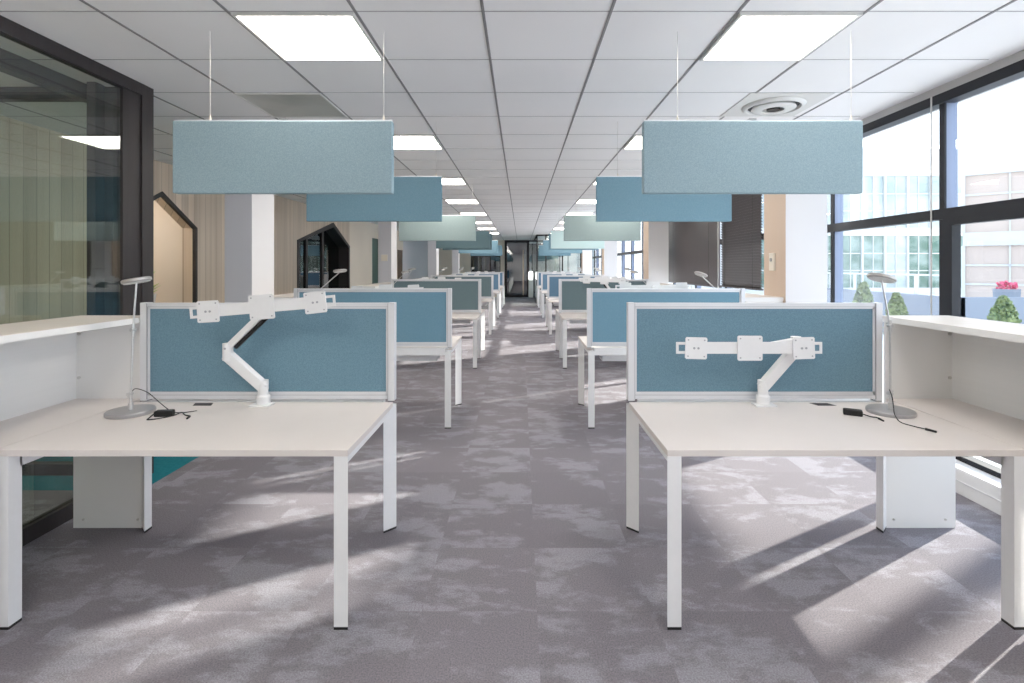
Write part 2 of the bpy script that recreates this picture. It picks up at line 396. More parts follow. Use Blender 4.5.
# dark meeting room behind house 2
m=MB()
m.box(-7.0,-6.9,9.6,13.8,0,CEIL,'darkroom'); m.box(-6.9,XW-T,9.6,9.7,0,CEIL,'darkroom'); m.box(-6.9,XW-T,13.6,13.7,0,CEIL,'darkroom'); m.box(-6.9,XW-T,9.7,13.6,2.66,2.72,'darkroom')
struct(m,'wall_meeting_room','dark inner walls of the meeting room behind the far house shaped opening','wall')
m=MB(); a,b_,ap,ze,za=H2
m.add([(XW-.25,y,z) for y,z in [(a,0),(b_,0),(b_,ze),(ap,za),(a,ze)]],[(0,1,2,3,4)],'dglass')
w=struct(m,'window_1','dark glass front of the meeting room','window')
k=MB()
for y in (11.1,12.0): k.box(XW-.28,XW-.22,y-.05,y+.05,0,2.3 if y<11.5 else 2.45,'dark')
k.build('mullion',w)
t=thing('meeting_table','dark table inside the unlit meeting room','table',(-5.7,11.6,0))
b=MB(); b.box(-.5,.5,-1.1,1.1,.71,.74,'brown'); b.build('tabletop',t)
for sx in (-.42,.42):
    for sy in (-1,1): b=MB(); b.box(sx-.03,sx+.03,sy-.03,sy+.03,0,.71,'dark'); b.build('leg',t)
for y in (10.6,11.6,12.7):
    t=MB(); t.lathe([(.06,2.655),(.06,2.66)],-5.6,y,'spot',16); tag(t.build('downlight'),'%s round downlight in the dark meeting room ceiling'%({10.6:'near',11.6:'middle',12.7:'far'}[y]),'light')

# --- glass room on the left
XG=-2.66
def frame_struct(boxes,name,label,mat='dark'):
    m=MB()
    for b in boxes: m.box(*b,mat)
    return struct(m,name,label,'frame')
frame_struct([(XG-.06,XG,Y0,3.64,2.70,CEIL),(XG-.06,XG,Y0,3.64,0,.09),(XG-.095,XG-.002,3.60,3.71,0,CEIL),
              (XG-.03,XG+.03,Y0,Y0+.1,0,CEIL),(XG-.045,XG-.015,3.44,3.60,0,CEIL)],'trim_4','dark bronze frame of the glass room along the aisle')
m=MB(); m.box(XG-.036,XG-.024,Y0+.1,3.60,.09,2.70,'pglass'); struct(m,'window_2','full height glass wall of the left meeting room','window')
frame_struct([(XW,XG-.095,3.66,3.72,2.69,CEIL),(XW,XG-.095,3.66,3.72,0,.08),(-3.03,-2.90,3.64,3.74,.08,2.69),(XW,XW+.06,3.66,3.72,.08,2.69)],
             'trim_5','dark frame at the far end of the glass room')
m=MB(); m.box(XW+.06,-3.03,3.685,3.695,.08,2.69,'pglass'); m.box(-2.90,XG-.095,3.685,3.695,.08,2.69,'dglass'); struct(m,'window_3','end glass pane of the left meeting room','window')
frame_struct([(-3.14,-3.06,Y0,3.64,2.67,CEIL),(-3.02,-2.96,3.56,3.64,0,CEIL)],'trim_6','dark ceiling rail inside the glass room')
t=thing('door_handle','long vertical steel pull handle on the glass room frame','handle',(-2.80,3.60,0))
b=MB(); b.tube((0,0,1.1),(0,0,2.15),.014,m='cream'); b.build('bar',t,smooth=True)
for z in (1.3,1.95): b=MB(); b.tube((0,0,z),(0,.085,z),.009,m='steel'); b.build('mount',t)

# --- back end
m=MB()
m.box(-4.62,-2.45,Y1,Y1+.15,0,CEIL,'beige'); m.box(-2.45,-1.0,Y1,Y1+.15,2.0,CEIL,'beige'); m.box(-2.45,-1.0,Y1,Y1+.15,0,1.25,'beige'); m.box(-1.0,-.78,Y1,Y1+.15,0,CEIL,'beige')
m.box(1.9,3.3,Y1,Y1+.15,0,CEIL,'plaster')
struct(m,'wall_back','tan end wall of the office','wall')
m=MB(); m.box(-2.45,-1.0,Y1+.05,Y1+.06,1.25,2.0,'dglass'); w=struct(m,'window_4','dark window in the end wall','window')
k=MB()
for x in (-2.43,-1.95,-1.5,-1.02): k.box(x-.02,x+.02,Y1-.01,Y1+.05,1.25,2.0,'dark')
k.box(-2.45,-1.0,Y1-.01,Y1+.05,1.23,1.27,'dark'); k.box(-2.45,-1.0,Y1-.01,Y1+.05,1.97,2.02,'dark'); k.build('window_frame',w)
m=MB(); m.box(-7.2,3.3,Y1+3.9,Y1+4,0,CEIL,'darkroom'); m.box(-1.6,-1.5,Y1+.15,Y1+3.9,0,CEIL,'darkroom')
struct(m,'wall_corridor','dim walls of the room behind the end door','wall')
frame_struct([(-.80,-.68,Y1-.06,Y1+.06,0,CEIL),(.29,.40,Y1-.06,Y1+.06,0,CEIL),(-.68,.29,Y1-.06,Y1+.06,2.66,CEIL),(-.68,.29,Y1-.03,Y1+.03,0,.10)],'trim_7','thick dark frame around the end glass door')
m=MB(); m.box(-.68,.29,Y1-.005,Y1+.005,.10,2.66,'dglass'); d=struct(m,'door_3','glass door at the far end of the aisle','door')
k=MB(); k.box(-.02+.1,.04+.1,Y1-.03,Y1+.02,.10,2.3,'tan'); k.build('stile',d)
k=MB(); k.add([(-.68,Y1+.3,2.75),(.29,Y1+.3,2.75),(.29,Y1+.3,1.95),(-.55,Y1+.3,2.35),(-.68,Y1+.3,2.35)],[(0,1,2,3,4)],'beige')
struct(k,'wall_gable','sloping beige wall edge seen through the end door','wall')
frame_struct([(.40,1.9,Y1-.03,Y1+.03,2.70,CEIL),(.40,1.9,Y1-.03,Y1+.03,0,.05),(1.85,1.92,Y1-.03,Y1+.03,0,CEIL)],'trim_8','dark frame of the end glazing')
m=MB(); m.box(.40,1.85,Y1-.005,Y1+.005,.05,2.70,'mglass'); struct(m,'window_5','pale glass beside the end door','window')
# far right glass room partition
YP=20.6
fr=[(.62,XR,YP-.03,YP+.03,2.72,CEIL),(.62,XR,YP-.03,YP+.03,0,.05)]+[(x-.025,x+.025,YP-.03,YP+.03,.05,2.72) for x in (.645,1.0,1.67,2.4,2.97)]
fr+=[(.62,.67,YP+.03,Y1-.03,2.72,CEIL),(.62,.67,YP+.03,Y1-.03,0,.05)]
frame_struct(fr,'trim_9','thin dark frames of the far right glass office')
m=MB(); m.box(.67,2.95,YP-.004,YP+.004,.05,2.72,'mglass'); m.box(.641,.649,YP+.03,Y1-.03,.05,2.72,'mglass'); struct(m,'window_6','glass front of the far right office','window')
t=thing('water_dispenser','small white water dispenser with a bright top beside the end door','dispenser',(.47,Y1-.3,0))
b=MB(); b.box(-.11,.11,-.13,.13,0,.85,'pot'); b.build('body',t,bevel=.02)
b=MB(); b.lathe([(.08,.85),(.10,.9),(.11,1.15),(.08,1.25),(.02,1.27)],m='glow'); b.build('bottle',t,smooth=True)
# wall behind the camera
m=MB(); m.box(-4.62,3.3,Y0-.15,Y0,0,CEIL,'plaster'); struct(m,'wall_front','plain white wall behind the camera','wall')

# --- right window wall
mull=[3.65-1.29*k for k in (5,4,3,2,1)]+[3.65+1.29*k for k in range(0,17)]
m=MB()
for y in mull:
    if y<Y0 or y>Y1: continue
    m.box(XR,XR+.015,y-.023,y+.023,.16,2.66,'dark2'); m.box(XR+.015,XR+.095,y-.022,y+.022,.16,2.66,'blueface')
m.box(XR-.02,XR+.08,Y0,Y1,2.655,2.725,'dark2')
m.box(XR-.01,XR+.07,Y0,Y1,1.83,1.905,'dark2')
m.box(XR,XR+.08,Y0,Y1,.12,.20,'dark2')
# thicker opening sash in the nearest visible bay
m.box(XR-.012,XR+.05,2.385,3.627,1.785,1.835,'dark2'); m.box(XR-.012,XR+.05,3.55,3.627,.20,1.785,'dark2'); m.box(XR-.012,XR+.05,2.385,2.45,.20,1.785,'dark2')
TRIM10=struct(m,'trim_10','dark aluminium frames of the window wall','window frame')
m=MB(); m.box(XR-.02,3.3,Y0,Y1,2.725,CEIL,'trimgrey'); struct(m,'trim_11','grey trim strip between ceiling and window head','trim')
m=MB(); m.box(XR+.04,XR+.05,Y0,Y1,.2,2.66,'wglass'); struct(m,'window_7','long glazed window wall on the right','window')
m=MB(); m.box(XR-.0,3.3,Y0,Y1,-.05,.12,'plaster'); struct(m,'wall_right','low sill upstand beneath the window wall','wall')
m=MB(); m.box(2.88,XR,Y0,4.68,0,.165,'white_metal'); m.box(2.88,XR,5.16,9.4,0,.165,'white_metal'); m.box(2.875,2.885,Y0,4.68,.08,.088,'alu')
struct(m,'baseboard_right','white cable trunking along the foot of the windows','trunking')
m=MB(); m.tube((XR-.035,3.70,2.72),(XR-.035,3.70,1.0),.005,m='wire'); m.build('pull_cord',TRIM10)

# columns
def column(x0,x1,y0,y1,mats,label):
    m=MB(); front,aisle=mats
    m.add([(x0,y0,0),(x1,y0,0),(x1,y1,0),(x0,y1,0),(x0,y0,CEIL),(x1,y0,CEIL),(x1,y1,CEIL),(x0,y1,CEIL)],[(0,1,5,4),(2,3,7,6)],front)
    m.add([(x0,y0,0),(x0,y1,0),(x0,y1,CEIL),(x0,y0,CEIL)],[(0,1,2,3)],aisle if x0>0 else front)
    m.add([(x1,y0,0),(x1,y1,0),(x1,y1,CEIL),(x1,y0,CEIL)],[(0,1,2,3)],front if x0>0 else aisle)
    return tag(m.build('column'),label,'column','structural columns',kind='structure')
for i,y in enumerate((4.70,9.75,14.95,20.2)):
    column(-2.47-.25,-2.47,y,y+.42,('lilac','plaster'),'white square column with shaded grey front, %s along the left desk row'%ordn[i])  # columns are white; shade on the front is put into its grey
    column(2.43,2.81,y,y+.42,('plaster','tan'),'white square column with tan aisle side, %s along the windows'%ordn[i])
# call point on the first right column
t=thing('wall_control','small cream wall control on the tan side of the nearest right column','wall switch',(2.43,4.93,1.54))
b=MB(); b.box(-.022,0,-.045,.045,-.085,.085,'cream'); b.build('housing',t,bevel=.004)
b=MB(); b.tube((-.022,0,.02),(-.030,0,.02),.018,m='lampgrey'); b.build('dial',t)
t=thing('wall_control','small pale square switch plate on the second left column','wall switch',(-2.60,9.75,1.66))
b=MB(); b.box(-.06,.06,-.015,0,-.06,.06,'cream'); b.build('housing',t,bevel=.004)

# blinds
def blind(y0,y1,zb,label,tilt):
    t=thing('venetian_blind',label,'blind',(2.94,(y0+y1)/2,0),0,'dark venetian blinds')
    L=(y1-y0)/2
    b=MB(); b.box(-.03,.03,-L,L,2.66,2.72,'blind'); b.build('headrail',t)
    b=MB(); z=zb+.03
    while z<2.66:
        mt=Matrix.Translation((0,0,z))@Matrix.Rotation(tilt,4,'Y'); b.box(-.025,.025,-L,L,-.001,.001,'blind',mt); z+=.036
    b.build('slats',t)
    b=MB(); b.box(-.025,.025,-L,L,zb,zb+.02,'blind'); b.build('bottom_rail',t)
    for yy in (-L*.7,L*.7): b=MB(); b.tube((-.028,yy,zb),(-.028,yy,2.66),.0015,m='black',n=6); b.build('ladder_cord',t)
blind(6.26,7.50,1.2,'dark brown venetian blind nearer the first right column',math.radians(50))
blind(7.56,10.2,1.18,'dark brown closed venetian blind beside the second right column',math.radians(87))
m=MB(); m.tube((2.90,7.53,1.1),(2.90,7.53,2.7),.012,m='steel'); tag(m.build('blind_rod'),'pale vertical rod between the dark blinds','rod')

# ---------------------------------------------------------------- furniture
DW=1.42   # desk width
def tri_leg(root,xe,ye,sx,sy):
    w=.058; m=MB()
    P=[(xe,ye),(xe+sx*w,ye),(xe+sx*w,ye+sy*w)]
    m.prism(P,.012,.713,'white_metal'); l=m.build('leg',root)
    f=MB(); f.prism(P,0,.012,'black'); f.build('foot',l)
def mid_leg(root,xe,y,sx):
    m=MB(); m.box(xe,xe+sx*.05,y-.025,y+.025,.012,.70,'white_metal'); l=m.build('leg',root)
    f=MB(); f.box(xe,xe+sx*.05,y-.025,y+.025,0,.012,'black'); f.build('foot',l)
def desk(side, xa, yf, yb, label, name='desk', seam=True, screen_back=True, DW=DW):
    """single desk: local frame; aisle edge xa, outer edge xa+side*DW, front yf (towards camera), back yb"""
    xo=xa+side*DW; xc=(xa+xo)/2; yc=(yf+yb)/2
    t=thing(name,label,'desk',(xc,yc,0),0,'white office desks')
    a,o=xa-xc,xo-xc; f,b=yf-yc,yb-yc
    sg=1 if a<o else -1
    # the screen side of the desk carries the cable slot
    if screen_back: tf,tb=f,b-.075
    else: tf,tb=f+.075,b
    m=MB(); m.box(a,o,tf,tb,.713,.740,'top'); m.build('tabletop',t,bevel=.002)
    tri_leg(t,a,f,sg,1); tri_leg(t,o,f,-sg,1); tri_leg(t,a,b,sg,-1); tri_leg(t,o,b,-sg,-1)
    for x,s in ((a,sg),(o,-sg)):
        m=MB(); m.box(x+s*.03,x+s*.058,f+.05,b-.05,.655,.713,'white_metal'); m.build('side_rail',t)
    m=MB(); yy=(b-.03 if screen_back else f+.03)
    m.box(a+sg*.06,o-sg*.06,yy-.02,yy+.02,.675,.7405,'white_metal'); m.build('cross_beam',t)
    ty=(tb+.005,b-.05) if screen_back else (f+.05,tf-.005)
    m=MB(); q=tb-.22 if screen_back else tf+.05
    m.box(a+sg*.15,o-sg*.15,q,q+.17,.60,.605,'white_metal'); m.box(a+sg*.15,o-sg*.15,q,q+.005,.605,.67,'white_metal'); m.box(a+sg*.15,o-sg*.15,q+.165,q+.17,.605,.67,'white_metal'); m.build('cable_tray',t)
    # slot profile pieces between top and screen
    m=MB(); 
    n=5; L=(o-a)
    for i in range(n):
        u0=a+L*(i+.12)/n; u1=a+L*(i+.86)/n
        y0,y1=(tb+.001,tb+.008) if screen_back else (tf-.008,tf-.001)
        m.box(u0,u1,y0,y1,.722,.738,'alu')
    m.build('slot_profile',t)
    # pop-up socket flap
    px=a+L*(.70); y0=(tb-.075 if screen_back else tf+.02)
    m=MB(); m.prism([(px-.05,y0),(px+.05,y0),(px+.03,y0+.055),(px-.07,y0+.055)] if a>o else [(px-.03,y0),(px+.07,y0),(px+.05,y0+.055),(px-.05,y0+.055)],.7402,.7408,'black'); m.build('socket_flap',t)
    return t
def bench(side, xa, yc, label, hd=.80):
    xo=xa+side*DW; xc=(xa+xo)/2
    t=thing('bench_desk',label,'desk',(xc,yc,0),0,'white double bench desks')
    a,o=xa-xc,xo-xc; sg=1 if a<o else -1
    for s in (-1,1):
        m=MB(); m.box(a,o,s*.055,s*hd,.713,.740,'top'); m.build('tabletop',t,bevel=.002)
        tri_leg(t,a,s*hd,sg,-s); tri_leg(t,o,s*hd,-sg,-s)
        m=MB(); m.box(a+sg*.15,o-sg*.15,s*.12,s*.28,.60,.605,'white_metal'); m.box(a+sg*.15,o-sg*.15,s*.275,s*.28,.605,.67,'white_metal'); m.build('cable_tray',t)
        px=a+(o-a)*.72; m=MB(); m.box(px-.05,px+.05,s*.08,s*.14,.7402,.7408,'black'); m.build('socket_flap',t)
    mid_leg(t,a+sg*.01,0,sg); mid_leg(t,o-sg*.01,0,-sg)
    for x,s in ((a,sg),(o,-sg)):
        m=MB(); m.box(x+s*.03,x+s*.058,-hd+.05,hd-.05,.655,.713,'white_metal'); m.build('side_rail',t)
    m=MB(); m.box(a+sg*.06,o-sg*.06,-.02,.02,.675,.73,'white_metal'); m.build('cross_beam',t)
    return t
def screen(side, xa, y, label, fab, w=DW):
    xc=xa+side*w/2
    t=thing('desk_screen',label,'desk screen',(xc,y,0),0,'fabric desk screens')
    h=w/2; z0,z1=.754,1.292
    m=MB(); m.box(-h+.045,h-.045,-.013,.013,z0+.037,z1-.03,fab); m.build('fabric_panel',t)
    m=MB()
    m.box(-h+.036,h-.036,-.020,.020,z1-.022,z1-.002,'alu'); m.box(-h+.036,h-.036,-.0165,.0165,z1-.034,z1-.022,'alu'); m.box(-h+.036,h-.036,-.0205,.0205,z1-.0235,z1-.0215,'groove')
    m.build('top_rail',t)
    m=MB()
    m.box(-h+.036,h-.036,-.020,.020,z0,z0+.022,'alu'); m.box(-h+.036,h-.036,-.0165,.0165,z0+.022,z0+.039,'alu'); m.box(-h+.036,h-.036,-.0205,.0205,z0+.0205,z0+.0225,'groove')
    m.build('bottom_rail',t)
    for s in (-1,1):
        m=MB(); m.box(s*h,s*(h-.036),-.025,.025,z0-.0095,z1,'alu'); m.box(s*(h-.036),s*(h-.048),-.0165,.0165,z0+.02,z1-.02,'alu')
        m.box(s*(h-.0345),s*(h-.0375),-.0256,.0256,z0,z1-.003,'groove')
        m.box(s*h,s*(h-.036),-.026,.026,z0-.0125,z0-.0095,'black')
        m.build('end_post',t)
    return t
def cabinet(side, xf, depth, y0, y1, ylow, label, cubby=None, end_far=True, near_end=True):
    """side cabinet along the outer side. xf = face towards the aisle. niche y range open"""
    xb=xf+side*depth; xc=(xf+xb)/2; yc=(y0+y1)/2
    t=thing('side_cabinet',label,'cabinet',(xc,yc,0),0,'white side cabinets')
    f,b=xf-xc,xb-xc; a,e=y0-yc,y1-yc; s=side
    m=MB(); m.box(f-s*.01,b+s*.01,a,e+.04,1.178,1.208,'white'); m.box(f-s*.009,b+s*.009,a+.001,e+.039,1.208,1.2095,'oak'); m.build('top',t)
    if ylow is None: ylow_l=a
    else: ylow_l=ylow-yc
    m=MB(); m.box(f,b,e-.022,e,0.,1.178,'white'); m.build('end_panel',t)
    m=MB(); m.box(b-s*.018,b,a+.022,e-.022,.0 if ylow is None else .70,1.178,'inner'); m.build('back_panel',t)
    m=MB(); m.box(f+(s*.02 if (ylow is not None and s<0) else 0),b-s*.018,ylow_l,e-.022,.713,.7395,'top'); m.build('desk_level_board',t)
    # fixings
    if ylow is not None:
        for z,x,rr in ((.86,b-s*.035,.009),(1.11,b-s*.035,.009),(.05,f+s*.04,.006),(.05,b-s*.06,.006)):
            m=MB(); m.tube((x,e-.022,z),(x,e-.029,z),rr,m='steel',n=12); m.build('fixing',t)
    if ylow is not None:
        m=MB(); m.box(f,b-s*.018,ylow_l-.022,ylow_l,.0,1.178,'white'); m.build('divider',t)
        m=MB(); m.box(f,b,a,a+.022,0,1.178,'white'); m.build('end_panel',t)
        m=MB(); mid=(a+ylow_l)/2; m.box(f,b-s*.018,mid-.01,mid+.01,.0,1.178,'white'); m.build('divider',t)
        for z in (.77,.945,1.105):
            m=MB(); m.box(f+s*.004,b-s*.018,a+.022,mid-.01,z-.009,z+.009,'white'); m.box(f+s*.004,b-s*.018,mid+.01,ylow_l-.022,z-.009,z+.009,'white'); m.build('shelf',t)
        for y_0,y_1 in ((a+.024,mid-.002),(mid+.002,ylow_l-.002)):
            m=MB(); m.box(f-s*.018,f,y_0,y_1,.06,.735,'white'); d=m.build('door',t)
            h=MB(); h.tube((f-s*.035,(y_0+y_1)/2-.06,.66),(f-s*.035,(y_0+y_1)/2+.06,.66),.006,m='steel'); h.build('handle',d)
    elif near_end:
        m=MB(); m.box(f,b,a,a+.022,0,1.178,'white'); m.build('end_panel',t)
        m=MB(); m.box(f,b-s*.018,yc-yc-.01,.01,.74,1.178,'white'); m.build('divider',t)
    return t

PL=.056
def plate(root,c,size,roll,bar=False):
    """vesa plate: c centre local, faces -y"""
    mt=Matrix.Translation(c)@Matrix.Rotation(roll,4,'Y')
    h=size/2; m=MB()
    k=.006
    poly=[(-h+k,-h),(h-k,-h),(h,-h+k),(h,h-k),(h-k,h),(-h+k,h),(-h,h-k),(-h,-h+k)]
    R=mt@Matrix.Rotation(PI/2,4,'X')
    m.prism(poly,-.003,.003,'white_metal',R)
    for sx in (-1,1):
        for sz in (-1,1):
            p0=mt@Vector((sx*(h-.014),-.003,sz*(h-.014))); p1=mt@Vector((sx*(h-.014),-.0045,sz*(h-.014)))
            m.tube(p0,p1,.0042,m='groove',n=10)
    if bar:
        for sx in (-1,1):
            p0=mt@Vector((sx*.011,-.003,0)); p1=mt@Vector((sx*.011,-.0055,0)); m.tube(p0,p1,.006,m='groove',n=10)
    m.build('mounting_plate',root)
def monitor_arm(loc,rz,elbow,head,roll,label):
    """local: -y is towards the user. loc on the desk top."""
    t=thing('monitor_arm',label,'monitor arm',loc,rz,'white dual monitor arms')
    ex,ey,ez=elbow; hx,hy,hz=head
    m=MB(); m.prism([(-.055,-.05),(.055,-.05),(.055,.02),(-.055,.02)],0,.008,'white_metal'); m.lathe([(.036,.008),(.036,.05),(.030,.055),(.026,.06),(.026,.10)],m='white_metal',n=20); m.build('base',t,smooth=True)
    # lower link
    def link(a,b,w,h,name,under=None):
        a=Vector(a); b=Vector(b); d=(b-a); L=d.length; X=d.normalized(); Yv=Vector((0,1,0)); Z=X.cross(Yv).normalized(); Yv=Z.cross(X).normalized()
        R=Matrix((X,Yv,Z)).transposed().to_4x4(); mt=Matrix.Translation(a)@R
        m=MB(); m.box(-.01,L+.01,-w,w,-h,h,'white_metal',mt)
        if under: 
            m.box(.03,L-.02,-w*.7,w*.7,(h+.001)*under,(h+.022)*under,'black',mt)
        o=m.build(name,t,bevel=.006)
        return o
    link((0,0,.10),(ex,ey,ez-.02),.022,.028,'lower_link')
    m=MB(); m.tube((0,0,.085),(0,0,.135),.027,m='white_metal',n=20); m.build('pivot',t,smooth=True)
    m=MB(); m.tube((ex,ey,ez-.045),(ex,ey,ez+.045),.026,m='white_metal',n=20); m.tube((ex,ey-.027,ez+.02),(ex,ey-.029,ez+.02),.006,m='groove',n=10); m.build('elbow',t,smooth=True)
    up = 1 if (hx-ex)>0 else -1
    link((ex,ey,ez+.022),(hx,hy+.05,hz-.02),.016,.017,'upper_link',under=(-up if hz-ez>.08 else None))
    m=MB(); m.tube((hx,hy+.055,hz),(hx,hy+.01,hz),.024,m='white_metal',n=20); m.build('tilt_head',t,smooth=True)
    # cross bar with slotted ends
    L=.378; mt=Matrix.Translation((hx,hy+.006,hz))@Matrix.Rotation(roll,4,'Y'); m=MB(); q=.030
    m.box(-.235,.235,-.003,.003,-q,q,'white_metal',mt)
    for s in (-1,1):
        for z in (-1,1): m.box(s*.235,s*L,-.003,.003,z*q*.62 if z<0 else q*.62, z*q, 'white_metal',mt) if False else None
        m.box(s*.235,s*L,-.003,.003,q*.55,q,'white_metal',mt); m.box(s*.235,s*L,-.003,.003,-q,-q*.55,'white_metal',mt)
        m.box(s*(L-.012),s*L,-.003,.003,-q*.55,q*.55,'white_metal',mt); m.box(s*.262,s*.30,-.003,.003,-q*.55,q*.55,'white_metal',mt)
    m.build('cross_bar',t)
    rot=Matrix.Rotation(roll,4,'Y')
    plate(t,Vector((hx,hy-.004,hz)),.128,roll)
    for s in (-1,1):
        c=Vector((hx,hy-.004,hz))+rot@Vector((s*.278,0,0)); plate(t,c,.112,roll-.03*s,True)
    return t
def lamp(loc,joint,head,tilt,label,r=.108,xt=-.10):
    """all offsets from base centre (local, on desk)"""
    t=thing('desk_lamp',label,'desk lamp',loc,0,'silver desk lamps')
    m=MB(); m.lathe([(r-.002,0),(r,.003),(r,.016),(r-.004,.020),(r*.3,.022),(.014,.022)],m='lampgrey',n=40); m.lathe([(.012,.022),(.012,.055)],m='chrome',n=16); m.build('base',t,smooth=True)
    j=Vector(joint); h=Vector(head)
    m=MB(); m.tube((-.004,-.014,.10),(-.004,.014,.10),.010,m='chrome'); m.tube((0,0,.05),(0,0,.11),.007,m='chrome'); m.tube((.012,-.002,.115),(-.012,-.002,.085),.004,m='chrome'); m.build('lower_joint',t,smooth=True)
    m=MB(); m.tube((0,0,.10),j,.0052,m='chrome'); m.build('lower_rod',t,smooth=True)
    m=MB(); m.tube(j+Vector((0,-.014,0)),j+Vector((0,.014,0)),.009,m='chrome'); m.tube(j+Vector((.0,0,-.03)),j+Vector((0,0,.03)),.0075,m='chrome'); m.build('upper_joint',t,smooth=True)
    m=MB(); m.tube(j,h,.0045,m='chrome'); m.build('upper_rod',t,smooth=True)
    mt=Matrix.Translation(h+Vector((0,0,.012)))@Matrix.Rotation(tilt,4,'Y')@Matrix.Rotation(xt,4,'X')
    m=MB(); m.lathe([(.060,-.009),(.065,-.006),(.065,.006),(.058,.010),(.01,.011)],m='lamphead',n=32,mat=mt); hd=m.build('lamp_head',t,smooth=True)
    m=MB(); m.lathe([(.058,-.0105),(.058,-.0125)],m='pot',n=32,mat=mt); m.build('diffuser',hd)
    return t
def baffle(xa,side,y,fab,label,w=1.19):
    xc=xa+side*w/2
    t=thing('hanging_acoustic_panel',label,'acoustic panel',(xc,y,0),0,'felt panels hanging from the ceiling')
    h=w/2; z0,z1=1.893,2.285
    m=MB(); m.box(-h,h,-.025,.025,z0,z1,fab); m.build('felt_panel',t,bevel=.005)
    m=MB(); m.box(-h+.003,h-.003,-.013,.013,z1-.002,z1+.009,'alu'); m.box(-.02,.02,-.018,.018,z1+.009,z1+.016,'lampgrey'); m.build('top_rail',t)
    for x in (-h+.19,h-.05):
        m=MB(); m.tube((x,0,z1+.03),(x,0,CEIL),.0016,m='wire',n=6); m.tube((x,0,z1+.005),(x,0,z1+.035),.008,.003,m='cream',n=10); m.build('suspension_wire',t)
    return t

words=['nearest','second','third','fourth','fifth','sixth']
# nearest desks ------------------------------------------------------------
xaL1,xaR1=-.712,.602
desk(-1,xaL1,2.106,2.925,'nearest left white desk with monitor arm and lamp on it',DW=1.455)
desk( 1,xaR1,2.106,2.925,'nearest right white desk carrying the low monitor arm and a lamp',DW=1.485)
screen(-1,xaL1+.004,2.885,'nearest left blue fabric desk screen behind the tall bent monitor arm','screen',1.42)
screen( 1,xaR1-.002,2.885,'nearest right blue fabric desk screen behind the low monitor arm','screen')
cabinet(-1,-2.15,.41,.7,2.95,2.09,'nearest left white side cabinet against the glass room')
cabinet( 1, 2.09,.395,.7,2.95,2.09,'nearest right white side cabinet beside the windows')
monitor_arm((-1.405,2.79,.741),0,(-.158,-.06,.30),(.065,-.14,.545),-.085,'white dual monitor arm raised above the nearest left screen')
monitor_arm(( 1.318,2.79,.741),0,(.150,-.055,.335),(-.135,-.14,.332),0.0,'white dual monitor arm held low before the nearest right screen')
LA=lamp((-2.005,2.63,.74),(.012,0,.43),(.030,0,.672),-.20,'silver desk lamp standing upright on the nearest left desk',xt=.02)
LB=lamp(( 1.905,2.64,.74),(-.002,0,.45),(-.045,0,.685),.30,'silver desk lamp standing upright on the nearest right desk')
# adapters
def adapter(loc,rz,pts,label):
    t=thing('power_adapter',label,'power adapter',loc,rz)
    m=MB(); m.box(-.042,.042,-.02,.02,.0,.030,'black'); m.build('brick',t,bevel=.006)
    m=MB(); m.path(pts,.003,'black'); m.build('cable',t,smooth=True)
    m=MB(); e=Vector(pts[-1]); f=Vector(pts[-2]); d=(e-f).normalized(); m.tube(e-d*.01,e+d*.03,.006,.0045,m='black',n=10); m.build('plug',t)
adapter((-1.80,2.585,.74),.15,[(-.04,0,.02),(-.048,-.04,.006),(-.04,-.07,.004),(.01,-.05,.004),(.05,-.02,.006),(.07,.02,.01),(.10,-.01,.004),(.135,-.035,.005),(.14,-.06,.006)],'black power adapter with curled cable beside the nearest left lamp base')
def rel(P,o): return [tuple(Vector(p)-o.location) for p in P]
m=MB(); m.path(rel([(-2.0,2.63,.85),(-1.97,2.62,.87),(-1.91,2.62,.85),(-1.85,2.62,.80),(-1.79,2.62,.755),(-1.74,2.63,.745),(-1.69,2.67,.743)],LA),.0022,'black'); m.build('cable',LA,smooth=True)
adapter((1.685,2.60,.74),-.5,[(.04,0,.012),(.075,-.01,.006),(.10,-.005,.004),(.11,-.03,.004)],'black power adapter with short cable beside the nearest right lamp base')
m=MB(); m.path(rel([(1.90,2.64,.86),(1.885,2.60,.83),(1.87,2.57,.79),(1.84,2.52,.765),(1.83,2.47,.745),(1.845,2.41,.744),(1.865,2.36,.746)],LB),.0025,'black'); m.tube(Vector((1.865,2.36,.746))-LB.location,Vector((1.882,2.32,.746))-LB.location,.006,.005,m='black',n=10); m.build('cable',LB,smooth=True)

# second row: desks facing away ---------------------------------------------
desk(-1,-.645,4.72,5.55,'second left white desk, turned to face the camera behind its screen',screen_back=False)
desk( 1, .620,4.72,5.55,'second right white desk, turned to face the camera behind its screen',screen_back=False)
screen(-1,-.645,4.765,'second left blue fabric desk screen, just beyond the nearest left desk','screen2',1.46)
screen( 1, .615,4.765,'second right blue fabric desk screen, just beyond the nearest right desk','screen2',1.46)
cabinet(-1,-2.12,.34,4.74,6.25,None,'second left white side cabinet beside the nearest left column')
cabinet( 1, 2.085,.34,4.74,6.25,None,'second right white side cabinet beside the nearest right column')
monitor_arm((-1.36,4.90,.741),PI,(.12,-.10,.30),(-.02,-.16,.512),.02,'white monitor arm peeking over the second left screen')
monitor_arm(( 1.33,4.90,.741),PI,(-.12,-.10,.30),(.02,-.16,.54),0,'white monitor arm peeking over the second right screen')
lamp((-2.02,5.15,.74),(-.03,0,.50),(.20,0,.70),-.12,'silver desk lamp leaning right above the second left screen')
lamp(( 1.97,5.15,.74),(.02,0,.50),(-.16,0,.665),.35,'silver desk lamp leaning left above the second right screen')
